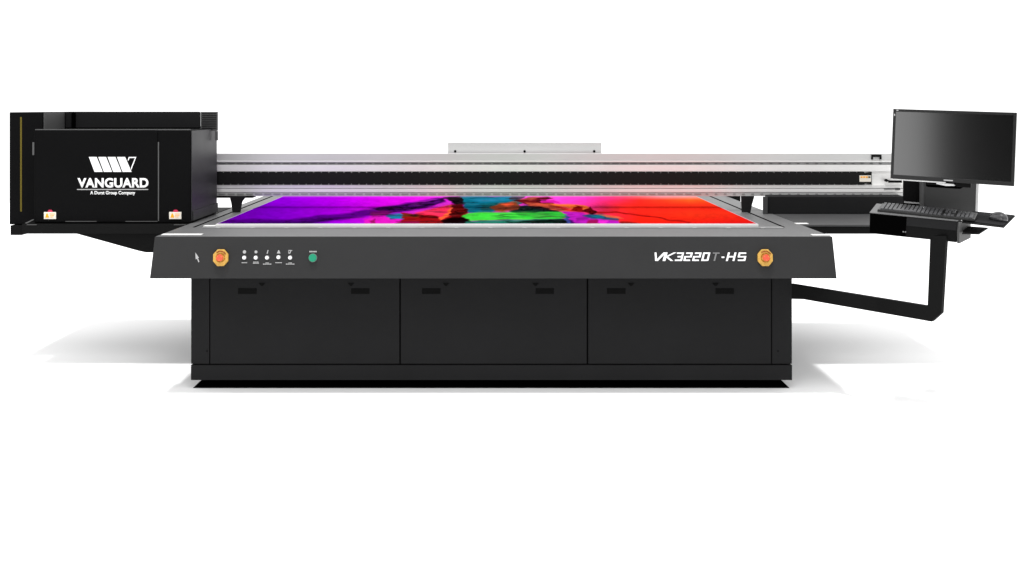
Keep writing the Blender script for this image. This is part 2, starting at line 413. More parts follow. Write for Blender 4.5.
obj('housing_foot', B().box(X(11.8, pd), X(23.5, pd), pd - .02, 7.0, Z(235.2, pd - .02), Z(225, pd), .003), M['black'], P)
# station shelf below the cover
sd = 6.16
obj('station_shelf', B().box(X(22, sd), xtl - .004, sd, 7.2, Z(233.8, sd), Z(224.2, sd), .002), M['arm'], P)
obj('shelf_edge', B().plate([(X(25, sd), Z(223.0, sd)), (X(33, sd), Z(219.2, sd)), (X(34, sd), Z(219.8, sd)), (X(26.5, sd), Z(223.6, sd))], sd - .002, sd + .001), M['vent'], P)
obj('shelf_edge', B().box(X(27, sd), X(37, sd), sd - .004, sd - .0003, Z(225, sd), Z(224.4, sd)), M['vent'], P)
obj('shelf_edge', B().box(X(174, sd), X(186, sd), sd - .004, sd - .0003, Z(225, sd), Z(224.4, sd)), M['vent'], P)
pts = [(76, 233.6), (190, 233.6), (190, 252.5), (146, 252.5), (137, 250.5)]
obj('station_bracket', B().plate([(X(a, sd + .03), Z(b_, sd + .03)) for a, b_ in pts], sd + .03, 7.0, .002), M['black'], P)

# --- gantry
G = 6.9; gx0, gx1 = -2.02, X(904.8, G)
def gz(py, d=G): return Z(py, d)
gbm = obj('gantry_beam', B().box(gx0, gx1, G + .012, G + .06, gz(196.3, G), gz(160.6, G), .002), M['alu'], P)
xe = X(897, G)
def strip(name, py0, py1, m, d0=G, d1=G + .0115, a=gx0, b=None, bev=.001, par=gbm):
    return obj(name, B().box(a, gx1 if b is None else b, d0, d1, gz(py1, d0), gz(py0, d0), bev), m, par)
strip('top_cover', 153.6, 160.2, M['alugrey'], d0=G + .004, d1=G + .07, b=xe, par=P)
strip('front_plate', 160.5, 162.2, M['bed'], b=gx1)
strip('groove', 162.4, 164.6, M['aluline'], d0=G + .006, b=xe - .02)
strip('front_plate', 164.9, 171.4, M['bed'])
strip('front_plate', 185.0, 188.1, M['bed'])
strip('groove', 188.2, 188.9, M['alugrey'], d0=G + .005)
strip('front_plate', 189.0, 192.2, M['bed'])
strip('lower_rail', 192.6, 196.1, M['alugrey'], d0=G + .004)
# fastener heads in the two grooves
for pyc in (163.5, 194.0):
    px = 222.0; first = None
    while px < 885:
        w = 3.4 if px < 700 else 1.3
        if first is None or abs(w - fw) > .1:
            fw = w
            first = obj('fastener', B().box(X(px - w, G), X(px + w, G), G + .0005, G + .0035 if pyc > 190 else G + .0055, gz(pyc + .45), gz(pyc - .45), .0), M['deck'] if pyc < 190 else M['aluline'], gbm); fx = X(px, G)
        else: dup(first, (X(px, G) - fx, 0, 0))
        px += 9.15
# belt with notched edges
tp = X(871.5, G); bw = 7.55 / F * G; xs0 = gx0
top, bot = [], []; xx = xs0
while xx < tp - bw:
    top += [(xx, gz(171.9)), (xx + bw * .80, gz(171.9)), (xx + bw * .84, gz(173.0)), (xx + bw * .96, gz(173.0))]
    bot += [(xx, gz(184.6)), (xx + bw * .80, gz(184.6)), (xx + bw * .84, gz(183.7)), (xx + bw * .96, gz(183.7))]
    xx += bw
top += [(tp, gz(171.9))]; bot += [(tp, gz(184.6))]
g = B(); bm = g.bm
def skin(d): return [bm.verts.new((x, d, z)) for x, z in top], [bm.verts.new((x, d, z)) for x, z in bot]
ta, ba = skin(G - .004); tb_, bb_ = skin(G + .011)
for i in range(len(ta) - 1):
    bm.faces.new((ta[i], ta[i + 1], ba[i + 1], ba[i]))
    bm.faces.new((ta[i], tb_[i], tb_[i + 1], ta[i + 1])); bm.faces.new((ba[i], ba[i + 1], bb_[i + 1], bb_[i]))
bm.faces.new((ta[-1], tb_[-1], bb_[-1], ba[-1])); bm.faces.new((ta[0], ba[0], bb_[0], tb_[0]))
belt = obj('drive_belt', g, M['belt'], P)
st = obj('gantry_sticker', B().box(X(859.2, G), X(870.8, G), G - .006, G - .0045, gz(181.7), gz(175.4)), M['stick'], P)
g = B()
for k in range(4): g.box(X(860.2 + k * 2.6, G), X(862.2 + k * 2.6, G), G - .0068, G - .0061, gz(177.9), gz(176.2))
obj('sticker_lines', g, M['sticky'], st)
obj('sticker_symbol', B().box(X(868, G), X(870, G), G - .0068, G - .0061, gz(177.9), gz(176.2)), M['stickr'], st)
# clip, lever and end line
g = B().box(X(871.3, G), X(881.3, G), G - .006, G + .003, gz(157.0), gz(154.6), .001).box(X(871.3, G), X(872.8, G), G - .006, G + .003, gz(159.4), gz(157.05)).box(X(879.8, G), X(881.3, G), G - .006, G + .003, gz(159.4), gz(157.05))
obj('cable_clip', g, M['black'], P)
g = B().disc((X(885.6, G), G, gz(180.2)), .010, .02, 14, bev=.002).box(X(886.5, G), X(888.5, G), G - .018, G, gz(181.4), gz(179.9), .001).box(X(888, G), X(901, G), G - .02, G - .001, gz(182.6), gz(180.3), .002)
obj('lock_lever', g, M['black'], P)
obj('end_slot', B().box(X(884, G), X(899.5, G), G - .003, G + .001, gz(189.4), gz(188.1), .001), M['deck'], P)
obj('slot_block', B().box(X(895, G), X(899.8, G), G - .006, G - .0032, gz(189.9), gz(187.9), .001), M['panel'], P)
# top bracket with three screws
tbk = obj('top_bracket', B().box(X(448, 7.0), X(601.3, 7.0), 6.985, 7.005, Z(153.4, 6.985) - .003, Z(142.6, 6.985), .001), M['alugrey'], P)
for px in (455.2, 524.6, 594.2): obj('screw', B().disc((X(px, 6.985), 6.985, Z(151.3, 6.985)), .0085, .004, 16, bev=.001), M['rubber'], tbk)
# legs under the gantry
def leg(pts, d0=6.84, d1=6.885):
    return obj('gantry_leg', B().plate([(X(a, d0), Z(b_, d0)) for a, b_ in pts], d0, d1, .004), M['cab'], P)
leg([(229.3, 196.2), (245.5, 196.2), (241, 202), (238.7, 214.6), (232.5, 214.6), (231, 203)])
leg([(741.5, 196.2), (754.6, 196.2), (752.2, 205), (750.5, 213), (742.3, 213)], 6.86)
obj('gantry_underplate', B().box(-1.95, -1.66, 6.86, 6.96, gz(197.4), gz(195.7)).bm, M['black'], P)
# black support body of the gantry, right
fr = [(X(765, 6.76), 6.76, ZT + .0005), (2.715, 6.76, ZT + .0005), (2.715, 6.76, Z(196.6, 6.76)), (X(765, 6.76), 6.76, Z(196.6, 6.76))]
bk = [(X(765, 7.3), 7.3, ZT + .0005), (2.76, 7.3, ZT + .0005), (2.76, 7.3, Z(196.6, 6.76)), (X(765, 7.3), 7.3, Z(196.6, 6.76))]
obj('gantry_support', B().hull(fr, bk, .003), M['cab'], P)
obj('support_lip', B().box(X(765, 6.7), X(769.3, 6.7), 6.74, 6.758, ZT + .001, Z(196.8, 6.74), .001), M['wing'], P)
# rear underframe glimpsed through the gap
obj('rear_bracket', B().plate([(1.834, Z(200, 8.1)), (1.834, Z(192, 8.1)), (X(739, 8.1), Z(192, 8.1)), (X(739, 8.1), Z(204, 8.1))], 8.05, 8.15), M['black'], P)

# --- swing arm for the operator station
A0 = Vector((1.55, 5.888)); A1 = Vector((2.24, 5.072))
ta_ = (A1 - A0).normalized(); na_ = Vector((ta_.y, -ta_.x))          # na_ points back, away from the camera side
if na_.y < 0: na_ = -na_
def arm_pt(px, py):
    """point of the arm's front plane seen at a pixel"""
    r = Vector(((px - VX) / F, 1.0)); d = A0.dot(na_) / r.dot(na_)
    return Vector((r.x * d, d, Z(py, d)))
lead = [(790, 283.7), (927.3, 306), (930.0, 236), (945.8, 236), (941.2, 313.3), (931.5, 321.8), (803, 299.3), (790, 299)]
lo = [arm_pt(*p) for p in lead]; off = Vector((na_.x, na_.y, 0)) * .03
arm = obj('swing_arm', B().hull(lo, [p + off for p in lo], .003), M['arm'], P)

# --- operator shelf, a slightly tilted plane
P0 = W(869.5, 212.3, 5.25); P1 = W(958, 220.8, 5.05); P2 = W(884, 203.5, 5.45)
u = (P1 - P0).normalized(); v = (P2 - P0); v = (v - u * v.dot(u)).normalized(); n = u.cross(v).normalized()
if n.z < 0: n = -n
LM = Matrix(((u.x, v.x, n.x, P0.x), (u.y, v.y, n.y, P0.y), (u.z, v.z, n.z, P0.z), (0, 0, 0, 1)))
def desk(px, py, h=0.0):
    """shelf coordinates of the plane at height h seen at a pixel"""
    o = Vector((0, 0, CZ)); r = Vector(((px - VX) / F, 1.0, -(py - VY) / F)); q = P0 + n * h
    k = (q - o).dot(n) / r.dot(n); p = o + r * k - P0
    return (p.dot(u), p.dot(v))
Lw = (P1 - P0).length; Dw = .235
HB = .113
sh = obj('keyboard_shelf', B().box(0, Lw, 0, Dw, -.004, 0, .0015).xf(LM), M['deck'], P)
g = B().box(0.001, Lw - .001, .008, Dw - .002, -HB, -.0045, .003).xf(LM)
dx = obj('shelf_drawer', g, M['black'], P)
obj('drawer_lip', B().box(Lw * .43, Lw - .004, .0045, .0075, -.052, -.006, .001).xf(LM), M['cab'], dx)
obj('drawer_front', B().box(.003, Lw * .425, .0045, .0075, -HB + .004, -.006, .001).xf(LM), M['rubber'], dx)
obj('drawer_mark', B().box(Lw * .39, Lw * .405, .003, .0044, -.088, -.082).box(Lw * .415, Lw * .43, .003, .0044, -.088, -.082).xf(LM), M['dimmer'], dx)
ep = [W(959.3, 222.3, 5.045), W(959.3, 243.6, 5.045), W(970.8, 237.8, 5.22), W(970.8, 218.6, 5.22)]
obj('end_plate', B().hull(ep, [p + Vector((-.002, .02, 0)) for p in ep]), M['vent'], P)
obj('pull_out_plate', B().slab([desk(962, 233, -.06), desk(979, 233.4, -.06), desk(988, 227.6, -.06), desk(966, 226, -.06)], -.066, -.06).xf(LM), M['cab'], P)
# mouse shelf
mp = [desk(962, 221.2), desk(1004, 226.2), desk(1015.5, 214.6), desk(973, 210.2)]
obj('mouse_shelf', B().slab(mp, -.0095, -.0045, .001).xf(LM), M['arm'], P)
# column: backboard, post
pb = W(925.0, 213, 5.38); pr = W(975.5, 215, 5.30)
bp = [W(925, 214, 5.42), W(975.2, 217, 5.36), W(976.5, 176, 5.36), W(925, 176, 5.42)]
obj('backboard', B().hull(bp, [p + Vector((.02, .03, 0)) for p in bp], .001), M['panel'], P)
ep = [W(975.4, 216, 5.357), W(977.8, 215.5, 5.39), W(979.2, 176, 5.39), W(976.7, 176, 5.357)]
obj('backboard_edge', B().hull(ep, [p + Vector((0, .02, 0)) for p in ep]), M['dim'], P)
ep = [W(921.8, 207, 5.425), W(925.6, 207, 5.425), W(925.6, 178, 5.425), W(921.8, 178, 5.425)]
obj('backboard_flange', B().hull(ep, [p + Vector((0, .03, 0)) for p in ep]), M['vent'], P)
ep = [W(902.9, 207, 5.47), W(921.7, 208, 5.47), W(921.7, 175, 5.47), W(902.9, 175, 5.47)]
obj('column_post', B().hull(ep, [p + Vector((0.04, .08, 0)) for p in ep], .001), M['black'], P)
ep = [W(904.5, 202.9, 5.462), W(922, 204.2, 5.462), W(922, 202.9, 5.462), W(904.5, 201.3, 5.462)]
obj('column_foot', B().hull(ep, [p + Vector((0, .006, 0)) for p in ep]), M['dim'], P)
ep = [W(945, 198, 5.398), W(951, 198, 5.391), W(951, 197, 5.391), W(945, 197, 5.398)]
mount = [W(928, 187, 5.33), W(960, 189, 5.31), W(972, 183, 5.25), W(928, 181, 5.25)]
obj('monitor_mount', B().hull(mount, [p + Vector((0.01, .05, 0)) for p in mount], .001), M['rubber'], P)

# ------------------------------------------------------------------ monitor
TL = W(893.2, 108.8, 5.25); TR = W(1016.8, 112.6, 4.95); BL = W(888.4, 177.2, 5.25)
mu = (TR - TL).normalized(); mv = (TL - BL); mv = (mv - mu * mv.dot(mu)).normalized(); mn = mu.cross(mv).normalized()   # towards the camera
if mn.y > 0: mn = -mn
mw = (TR - TL).length; mh = (TL - BL).length + .005
MO = TL - mv * mh
MM = Matrix(((mu.x, mv.x, mn.x, MO.x), (mu.y, mv.y, mn.y, MO.y), (mu.z, mv.z, mn.z, MO.z), (0, 0, 0, 1)))
mon = thing('monitor', 'wide black flat monitor with dark reflecting screen above the keyboard', 'monitor', MM @ Vector((mw / 2, 0, -.03)))
bz = .0135
g = B().box(0, mw, 0, mh, -.028, -.004, .003)
g.box(0, mw, mh - bz, mh, -.0035, 0, .001).box(0, mw, 0, bz * 1.5, -.0035, 0, .001)
g.box(0, bz, bz * 1.5 + .0003, mh - bz - .0003, -.0035, 0, .001).box(mw - bz, mw, bz * 1.5 + .0003, mh - bz - .0003, -.0035, 0, .001)
obj('monitor_frame', g.xf(MM), M['bezel'], mon)
obj('screen', B().box(bz + .0004, mw - bz - .0004, bz * 1.5 + .0004, mh - bz - .0004, -.0036, -.0018).xf(MM), M['screen'], mon)
obj('back_cover', B().hull([(.06, .05, -.0285), (mw - .06, .05, -.0285), (mw - .06, mh - .05, -.0285), (.06, mh - .05, -.0285)], [(.14, .1, -.055), (mw - .14, .1, -.055), (mw - .14, mh - .1, -.055), (.14, mh - .1, -.055)], .004).xf(MM), M['black'], mon)
obj('lower_trim', B().box(.004, mw * .46, -.007, -.0005, -.016, -.002, .001).xf(MM), M['alugrey'], mon)
obj('badge', B().box(mw * .445, mw * .52, .006, .0115, .0002, .001).xf(MM), M['dim'], mon)
obj('corner_sticker', B().box(.005, .011, mh - .036, mh - .026, .0002, .001).box(.016, .026, mh - .009, mh - .004, .0002, .001).xf(MM), M['dim'], mon)
obj('stand_neck', B().hull([(mw * .38, -.014, -.02), (mw * .46, -.021, -.02), (mw * .535, -.018, -.02), (mw * .52, -.009, -.02), (mw * .38, -.008, -.02)], [(mw * .38, -.014, -.035), (mw * .46, -.021, -.035), (mw * .535, -.018, -.035), (mw * .52, -.009, -.035), (mw * .38, -.008, -.035)], .0015).xf(MM), M['silver'], mon)
obj('stand_clamp', B().box(mw * .30, mw * .42, -.02, -.0075, -.05, -.022, .002).xf(MM), M['black'], mon)
obj('stand_clamp', B().box(mw * .54, mw * .66, -.022, -.001, -.05, -.022, .002).xf(MM), M['black'], mon)

# ------------------------------------------------------------------ keyboard
hk = .018
ka = desk(877.2, 208.2, hk); kb = desk(975.0, 218.2, hk)
ku = Vector((kb[0] - ka[0], kb[1] - ka[1])); kw = ku.length; ku.normalize(); kv = Vector((-ku.y, ku.x)); kd = .128
KM = LM @ Matrix(((ku.x, kv.x, 0, ka[0]), (ku.y, kv.y, 0, ka[1]), (0, 0, 1, 0), (0, 0, 0, 1)))
kbd = thing('keyboard', 'black full size keyboard lying on the swing out shelf', 'keyboard', KM @ Vector((kw / 2, kd / 2, 0.001)))
g = B().hull([(0, 0, .001), (kw, 0, .001), (kw, kd, .001), (0, kd, .001)], [(.002, .002, .012), (kw - .002, .002, .012), (kw - .002, kd - .002, .020), (.002, kd - .002, .020)], .002).xf(KM)
obj('keyboard_case', g, M['bezel'], kbd)
def keys(name, x0, x1, rows, cols, wide=None):
    g = B(); kw_ = (x1 - x0) / cols
    for r in range(rows):
        y0 = .010 + r * .0178 + (.003 if r == 5 else 0); zz = .0125 + (y0 / kd) * .010
        c = 0
        while c < cols:
            w = 1
            if wide and r == 0 and c == 3: w = 6
            a = x0 + c * kw_ + .0011; b_ = x0 + (c + w) * kw_ - .0011
            if rows == 6 and name == 'navigation_keys' and r in (1, 2) and (r == 2 or c != 1): c += w; continue
            g.hull([(a, y0, zz), (b_, y0, zz), (b_, y0 + .016, zz + .001), (a, y0 + .016, zz + .001)],
                   [(a + .002, y0 + .002, zz + .006), (b_ - .002, y0 + .002, zz + .006), (b_ - .002, y0 + .0142, zz + .007), (a + .002, y0 + .0142, zz + .007)])
            c += w
    return obj(name, g.xf(KM), M['key'], kbd)
keys('letter_keys', .012, kw * .66, 6, 15, True)
keys('navigation_keys', kw * .68, kw * .79, 6, 3)
keys('number_keys', kw * .81, kw - .012, 5, 4)
# ------------------------------------------------------------------ mouse and its pad
pp = [desk(964, 220.3), desk(1003.3, 225.2), desk(1014.2, 214.6), desk(974.5, 210.9)]
pad = obj('mouse_pad', B().slab(pp, -.004, -.0015, .0008).xf(LM), M['pad'])
pad['label'] = 'thin dark mouse pad on the shelf right of the keyboard'; pad['category'] = 'mouse pad'
mc = desk(998.3, 217.2, .012)
MX = LM @ Matrix.Translation((mc[0], mc[1], -.0012)) @ Matrix.Rotation(math.radians(62), 4, 'Z')
ms = thing('mouse', 'small black computer mouse on the dark mouse pad', 'mouse', MX @ Vector((0, 0, 0)))
bm = bmesh.new(); bmesh.ops.create_uvsphere(bm, u_segments=32, v_segments=18, radius=1)
for v_ in bm.verts:
    x, y, z = v_.co
    zz = max(z, -.15); wdt = .030 * (1 - .12 * math.cos(y * 2.2))
    v_.co = (x * wdt * .95, y * .048, (zz + .15) * .036 * (1 - .15 * y))
for f in bm.faces: f.smooth = True
b = B(); b._add(bm); obj('mouse_body', b.xf(MX), mat('satin black mouse shell', (.045, .045, .048), .22, spec=.8), ms)
g = B().disc((0, 0, 0), .009, .006, 20).xf(MX @ Matrix.Translation((.003, .026, .022)) @ Matrix.Rotation(math.pi / 2, 4, 'Z'))
obj('scroll_wheel', g, M['vent'], ms)

# ------------------------------------------------------------------ printed sheet
def sd_poly(px, py, poly):
    d2 = np.full(px.shape, 1e9); ins = np.zeros(px.shape, bool); n_ = len(poly)
    for i in range(n_):
        x1, y1 = poly[i]; x2, y2 = poly[(i + 1) % n_]
        ex, ey = x2 - x1, y2 - y1; wx, wy = px - x1, py - y1
        t = np.clip((wx * ex + wy * ey) / (ex * ex + ey * ey + 1e-9), 0, 1)
        d2 = np.minimum(d2, (wx - ex * t) ** 2 + (wy - ey * t) ** 2)
        c = ((y1 > py) != (y2 > py)) & (px < (x2 - x1) * (py - y1) / ((y2 - y1) + 1e-12) + x1)
        ins ^= c
    return np.where(ins, -1, 1) * np.sqrt(d2)
def lerp_stops(x, stops):
    xs_ = [s[0] for s in stops]
    return np.stack([np.interp(x, xs_, [s[1][k] for s in stops]) for k in range(3)], -1)
rng = np.random.default_rng(5)
def vnoise(px, py, sx, sy, seed):
    r = np.random.default_rng(seed).random((64, 256))
    u_, v_ = px / sx, py / sy; iu, iv = np.floor(u_).astype(int), np.floor(v_).astype(int); fu, fv = u_ - iu, v_ - iv
    fu = fu * fu * (3 - 2 * fu); fv = fv * fv * (3 - 2 * fv); g_ = lambda a, b: r[b % 64, a % 256]
    return (g_(iu, iv) * (1 - fu) + g_(iu + 1, iv) * fu) * (1 - fv) + (g_(iu, iv + 1) * (1 - fu) + g_(iu + 1, iv + 1) * fu) * fv
def paint(px, py):
    top = lerp_stops(px, [(216, (120, 0, 190)), (260, (130, 0, 200)), (290, (145, 0, 215)), (335, (178, 0, 225)), (385, (210, 8, 225)), (430, (228, 25, 225)), (470, (200, 30, 200)), (540, (255, 70, 225)), (585, (255, 55, 190)), (610, (255, 45, 120)), (640, (255, 45, 40)), (690, (255, 100, 35)), (757, (255, 80, 30))])
    bot = lerp_stops(px, [(216, (95, 0, 150)), (270, (110, 0, 180)), (335, (150, 0, 205)), (385, (200, 10, 210)), (430, (210, 20, 190)), (540, (230, 60, 200)), (600, (240, 40, 60)), (640, (240, 30, 15)), (757, (215, 20, 18))])
    ty = np.clip((py - 197) / 26, 0, 1)[..., None]
    col = top * (1 - ty) + bot * ty
    mid = lerp_stops(px, [(216, (0, 0, 0)), (590, (0, 0, 0)), (620, (255, 42, 30)), (757, (255, 38, 22))])
    mm = (np.clip(1 - np.abs(py - 208) / 8, 0, 1) * np.clip((px - 590) / 40, 0, 1))[..., None]
    col = col * (1 - mm) + mid * mm
    wx = px + (vnoise(px, py, 9, 1.6, 1) - .5) * 4.5 + (vnoise(px, py, 4, .8, 11) - .5) * 1.6
    wy = py + (vnoise(px, py, 11, 3, 2) - .5) * 1.3 + (vnoise(px, py, 5, 1.2, 12) - .5) * .5
    L = [
     ([(216,225),(228,219.5),(290,219),(320,215),(350,213),(370,209),(380,207),(400,204.5),(420,200.5),(437,197.5),(446,198),(440,203),(425,208),(410,211),(392,214),(370,216),(345,219),(318,223),(300,225)], (72,0,118), .8, .85),
     ([(250,222),(300,221),(340,217),(345,218),(318,221.5),(300,224),(235,224.5)], (52,0,88), .7, .9),
     ([(316,218.2),(340,217.6),(352,216),(350,218.6),(330,219.6),(316,219.6)], (60,0,90), .8, .8),
     ([(374,208.5),(400,205.6),(425,201.4),(444,197.8),(446,202),(430,206),(405,210),(380,212)], (42,4,66), .8, 1),
     ([(400,206.5),(440,200.5),(442,202.5),(402,208.5)], (95,15,130), .6, .7),
     ([(420,200.8),(438,197.3),(441,198.6),(424,202.2)], (150,20,170), .6, .9),
     ([(370,212),(384,211),(392,213),(388,216.5),(374,217)], (120,10,90), 1, .8),
     ([(365,219),(375,216),(386,217),(400,220),(402,225),(364,225)], (222,25,185), .8, .9),
     ([(370,221),(377,219),(376,223),(371,223)], (140,10,80), .7, .9),
     ([(402,213),(430,212.5),(445,211),(452,204),(463,206.5),(469,211),(463,218),(470,225),(398,225),(402,219)], (152,12,16), .6, 1),
     ([(404,213.5),(418,214.5),(420,217),(404,217.5)], (105,50,10), .7, .8),
     ([(420,216),(440,216),(440,218.4),(420,218)], (95,8,8), .6, .9),
     ([(396,222),(420,221.5),(420,225),(396,225)], (150,15,90), .8, .8),
     ([(386,217),(390,214.6),(401,213.6),(404,216),(402,219.2),(392,219.6)], (18,122,155), .6, 1),
     ([(402,212),(415,211),(432,207),(450,200.5),(452,204.5),(430,212),(412,214)], (205,40,195), .6, 1),
     ([(415,213.3),(432,208.5),(449,205),(453,205),(450,213),(443,219),(436,216),(425,214.8)], (255,48,90), .6, 1),
     ([(451.5,204.5),(453.5,206.5),(449,215),(441,220),(438,218.5),(446,213)], (255,95,50), .5, 1),
     ([(444,197),(463,196.5),(466,204),(458,205),(452,202.5)], (18,12,18), .6, 1),
     ([(453.5,204.5),(462,204),(468.5,211),(462,217),(449,218.5),(450,213)], (100,8,10), .6, 1),
     ([(441,220.5),(450,217.8),(462,217),(470,220),(472,225),(445,225)], (14,0,2), .8, 1),
     ([(462,196),(515,196),(522,200),(520,206),(500,209),(490,212),(469,212.5),(464,206)], (10,108,132), .6, 1),
     ([(470,200),(480,198.5),(515,196.5),(512,200.5),(480,202)], (32,122,158), .8, .8),
     ([(480,204),(498,203),(490,211),(482,211)], (18,88,90), .9, .8),
     ([(510,196),(525,196),(520,200.5),(511,199.5)], (70,65,80), .6, .9),
     ([(518,206),(550,205.5),(560,212.5),(510,212.5)], (10,48,38), .6, 1),
     ([(490,207.5),(500,203.2),(515,201.8),(521,204.5),(518,209.5),(504,212),(494,210.5)], (150,66,36), .7, 1),
     ([(502,204.3),(511,202.2),(515,204),(508,206)], (235,85,50), .7, 1),
     ([(514,201),(530,198),(545,196.5),(552,198),(545,200),(560,207),(575,212),(556,210.5),(530,206)], (105,16,20), .5, 1),
     ([(519,200),(528,197.5),(538,197),(530,200)], (185,85,60), .5, .9),
     ([(524,203),(540,203.5),(560,208),(580,213),(572,213.5),(552,209.5),(530,206)], (215,88,60), .5, .95),
     ([(530,206.2),(548,208),(556,211),(535,209)], (30,20,25), .6, .9),
     ([(538,199),(555,200),(560,203.5),(542,203)], (215,25,160), .6, .9),
     ([(545,204.3),(562,203.8),(580,205),(592,208.5),(588,212),(568,208.5)], (255,120,50), .6, 1),
     ([(555,206.5),(572,209),(582,212.5),(570,211.5)], (225,45,30), .5, .9),
     ([(461,217),(468,213),(475,212),(560,212),(567,216),(560,219),(500,220.5),(470,221)], (62,212,62), .6, 1),
     ([(515,213),(545,211.5),(562,213),(566,217),(545,218.5),(520,217)], (40,170,52), 1.2, .8),
     ([(495,217),(515,216),(520,217.5),(500,218.5)], (30,150,45), .5, .7),
     ([(465,221.5),(500,220.6),(567,218.5),(570,225),(462,225)], (28,118,98), .5, 1),
     ([(505,222.3),(540,219.8),(568,219),(570,223.5),(530,223.4)], (8,24,18), .7, 1),
     ([(562,211.5),(580,212.5),(588,216),(600,218.5),(618,221),(624,225),(572,225),(567,217)], (182,25,182), .6, 1),
     ([(564,215),(567,216),(573,225),(566,225)], (60,75,155), .6, 1),
     ([(568,219),(572,225),(578,225),(572,221)], (60,10,100), .6, .9),
     ([(575,218),(590,217),(586,220),(576,221)], (130,15,130), .7, .8),
     ([(586,220.5),(596,219.5),(600,224),(587,224)], (150,15,70), .8, .9),
     ([(598,220.5),(608,219.5),(606,224),(600,224)], (230,40,200), .7, .9),
     ([(583,216),(590,213.8),(602,213.6),(616,217.5),(618,220.5),(600,219),(590,219)], (30,72,110), .6, 1),
     ([(592,215.5),(602,214.5),(604,217.5),(596,218.5)], (15,110,125), .6, .8),
     ([(571,210),(577,205.8),(582,208),(588,213),(578,212)], (145,16,12), .6, 1),
     ([(583,212),(591,207),(597,211.8),(592,214.2)], (92,6,10), .5, 1),
     ([(596,211.2),(625,212.4),(650,215.4),(690,222.5),(688,223.4),(650,217),(622,213.6),(596,213)], (165,14,12), .4, .9),
     ([(596,213.4),(616,216),(622,219),(606,216.8)], (220,100,60), .5, .9),
     ([(622,222),(640,223),(640,225),(620,225)], (110,20,15), .7, .8),
    ]
    for poly, c, soft, a in L:
        d = sd_poly(wx, wy, poly); al = np.clip(.5 - d / (2.6 * soft), 0, 1) * a
        col = col * (1 - al[..., None]) + np.array(c, float) * al[..., None]
    # streaks of brush work, running with the figure's long lines
    st1 = vnoise(px + (py - 210) * 6, py, 13, .8, 21); st2 = vnoise(px - (py - 210) * 5, py, 9, .7, 22)
    fig = np.clip((px - 335) / 40, 0, 1) * np.clip((585 - px) / 20, 0, 1) * (col.mean(-1) < 135)
    k1 = np.clip((st1 - .62) * 6, 0, 1) * fig * .34; k2 = np.clip((st2 - .66) * 6, 0, 1) * fig * .22
    col = col * (1 - k1[..., None]) + np.array((25, 8, 25.)) * k1[..., None]
    col = col * (1 - k2[..., None]) + (col * .5 + np.array((110, 60, 60.))) * k2[..., None]
    # rough strokes inside the dark sash, and fine speckle of the print
    nz = vnoise(px, py, 6, 1.6, 3) * .6 + vnoise(px, py, 2.2, .9, 4) * .4
    lum = col.mean(-1); dark = np.clip((95 - lum) / 60, 0, 1) * np.clip((nz - .55) * 5, 0, 1) * .6
    col = col * (1 - dark[..., None])
    col = col * (1 + (nz - .5) * .16)[..., None]
    # faded pale far rim
    fade = np.clip((197.6 - py) / 1.6, 0, 1) * .55
    fade = np.maximum(fade, np.clip((200 - py) / 4, 0, 1) * np.clip((px - 600) / 60, 0, 1) * .75)
    col = col * (1 - fade[..., None]) + np.array((238, 190, 225.)) * fade[..., None]
    return np.clip(col, 0, 255)
hb = .692
nc, nr = 1150, 79
sx0, sx1 = bx0 + .004, bx1 - .004
ys = np.linspace(VY + hb * F / 6.006, VY + hb * F / 8.255, nr); ds = hb * F / (ys - VY)
xs_ = np.linspace(sx0, sx1, nc)
XX, DD = np.meshgrid(xs_, ds)
PXX = VX + XX / DD * F; PYY = VY + hb / DD * F
C8 = paint(PXX, PYY) / 255.0
lin = np.where(C8 <= .04045, C8 / 12.92, ((C8 + .055) / 1.055) ** 2.4)
# white margin round the print
mg = (XX < sx0 + .005) | (XX > sx1 - .005) | (DD < 6.012)
lin[mg] = (.72, .62, .72)
lin = lin * PRINT_GAIN if 'PRINT_GAIN' in globals() else lin * .56
zt_ = ZT + .0205
verts = np.stack([XX, DD, np.full_like(XX, zt_)], -1).reshape(-1, 3)
idx = np.arange(nc * nr).reshape(nr, nc)
quads = np.stack([idx[:-1, :-1], idx[:-1, 1:], idx[1:, 1:], idx[1:, :-1]], -1).reshape(-1, 4)
cen = np.array([(sx0 + sx1) / 2, 7.0, zt_]); nv = len(verts)
rimi = np.concatenate([idx[0, :], idx[1:, -1], idx[-1, -2::-1], idx[-2:0:-1, 0]])
low = verts[rimi].copy(); low[:, 2] -= .0017
allv = np.concatenate([verts, low]) - cen
nrim = len(rimi); sides = [[int(rimi[k]), nv + k, nv + (k + 1) % nrim, int(rimi[(k + 1) % nrim])] for k in range(nrim)]
me = bpy.data.meshes.new('printed_sheet')
me.from_pydata(allv.tolist(), [], quads.tolist() + sides + [[nv + k for k in range(nrim)][::-1]])
ca = me.color_attributes.new('print', 'FLOAT_COLOR', 'POINT')
full = np.ones((len(allv), 4)); full[:nv, :3] = lin.reshape(-1, 3); full[nv:, :3] = .6
ca.data.foreach_set('color', full.ravel())
pm = bpy.data.materials.new('printed artwork'); pm.use_nodes = True
nt = pm.node_tree; a_ = nt.nodes.new('ShaderNodeVertexColor'); a_.layer_name = 'print'
df = nt.nodes.new('ShaderNodeBsdfDiffuse'); nt.links.new(a_.outputs['Color'], df.inputs['Color'])
nt.links.new(df.outputs[0], nt.nodes['Material Output'].inputs['Surface'])
me.materials.append(pm)
sheet = bpy.data.objects.new('printed_sheet', me); sheet.location = cen; COL.objects.link(sheet)
sheet['label'] = 'wide colourful print from purple to red lying on the printer bed'; sheet['category'] = 'print'

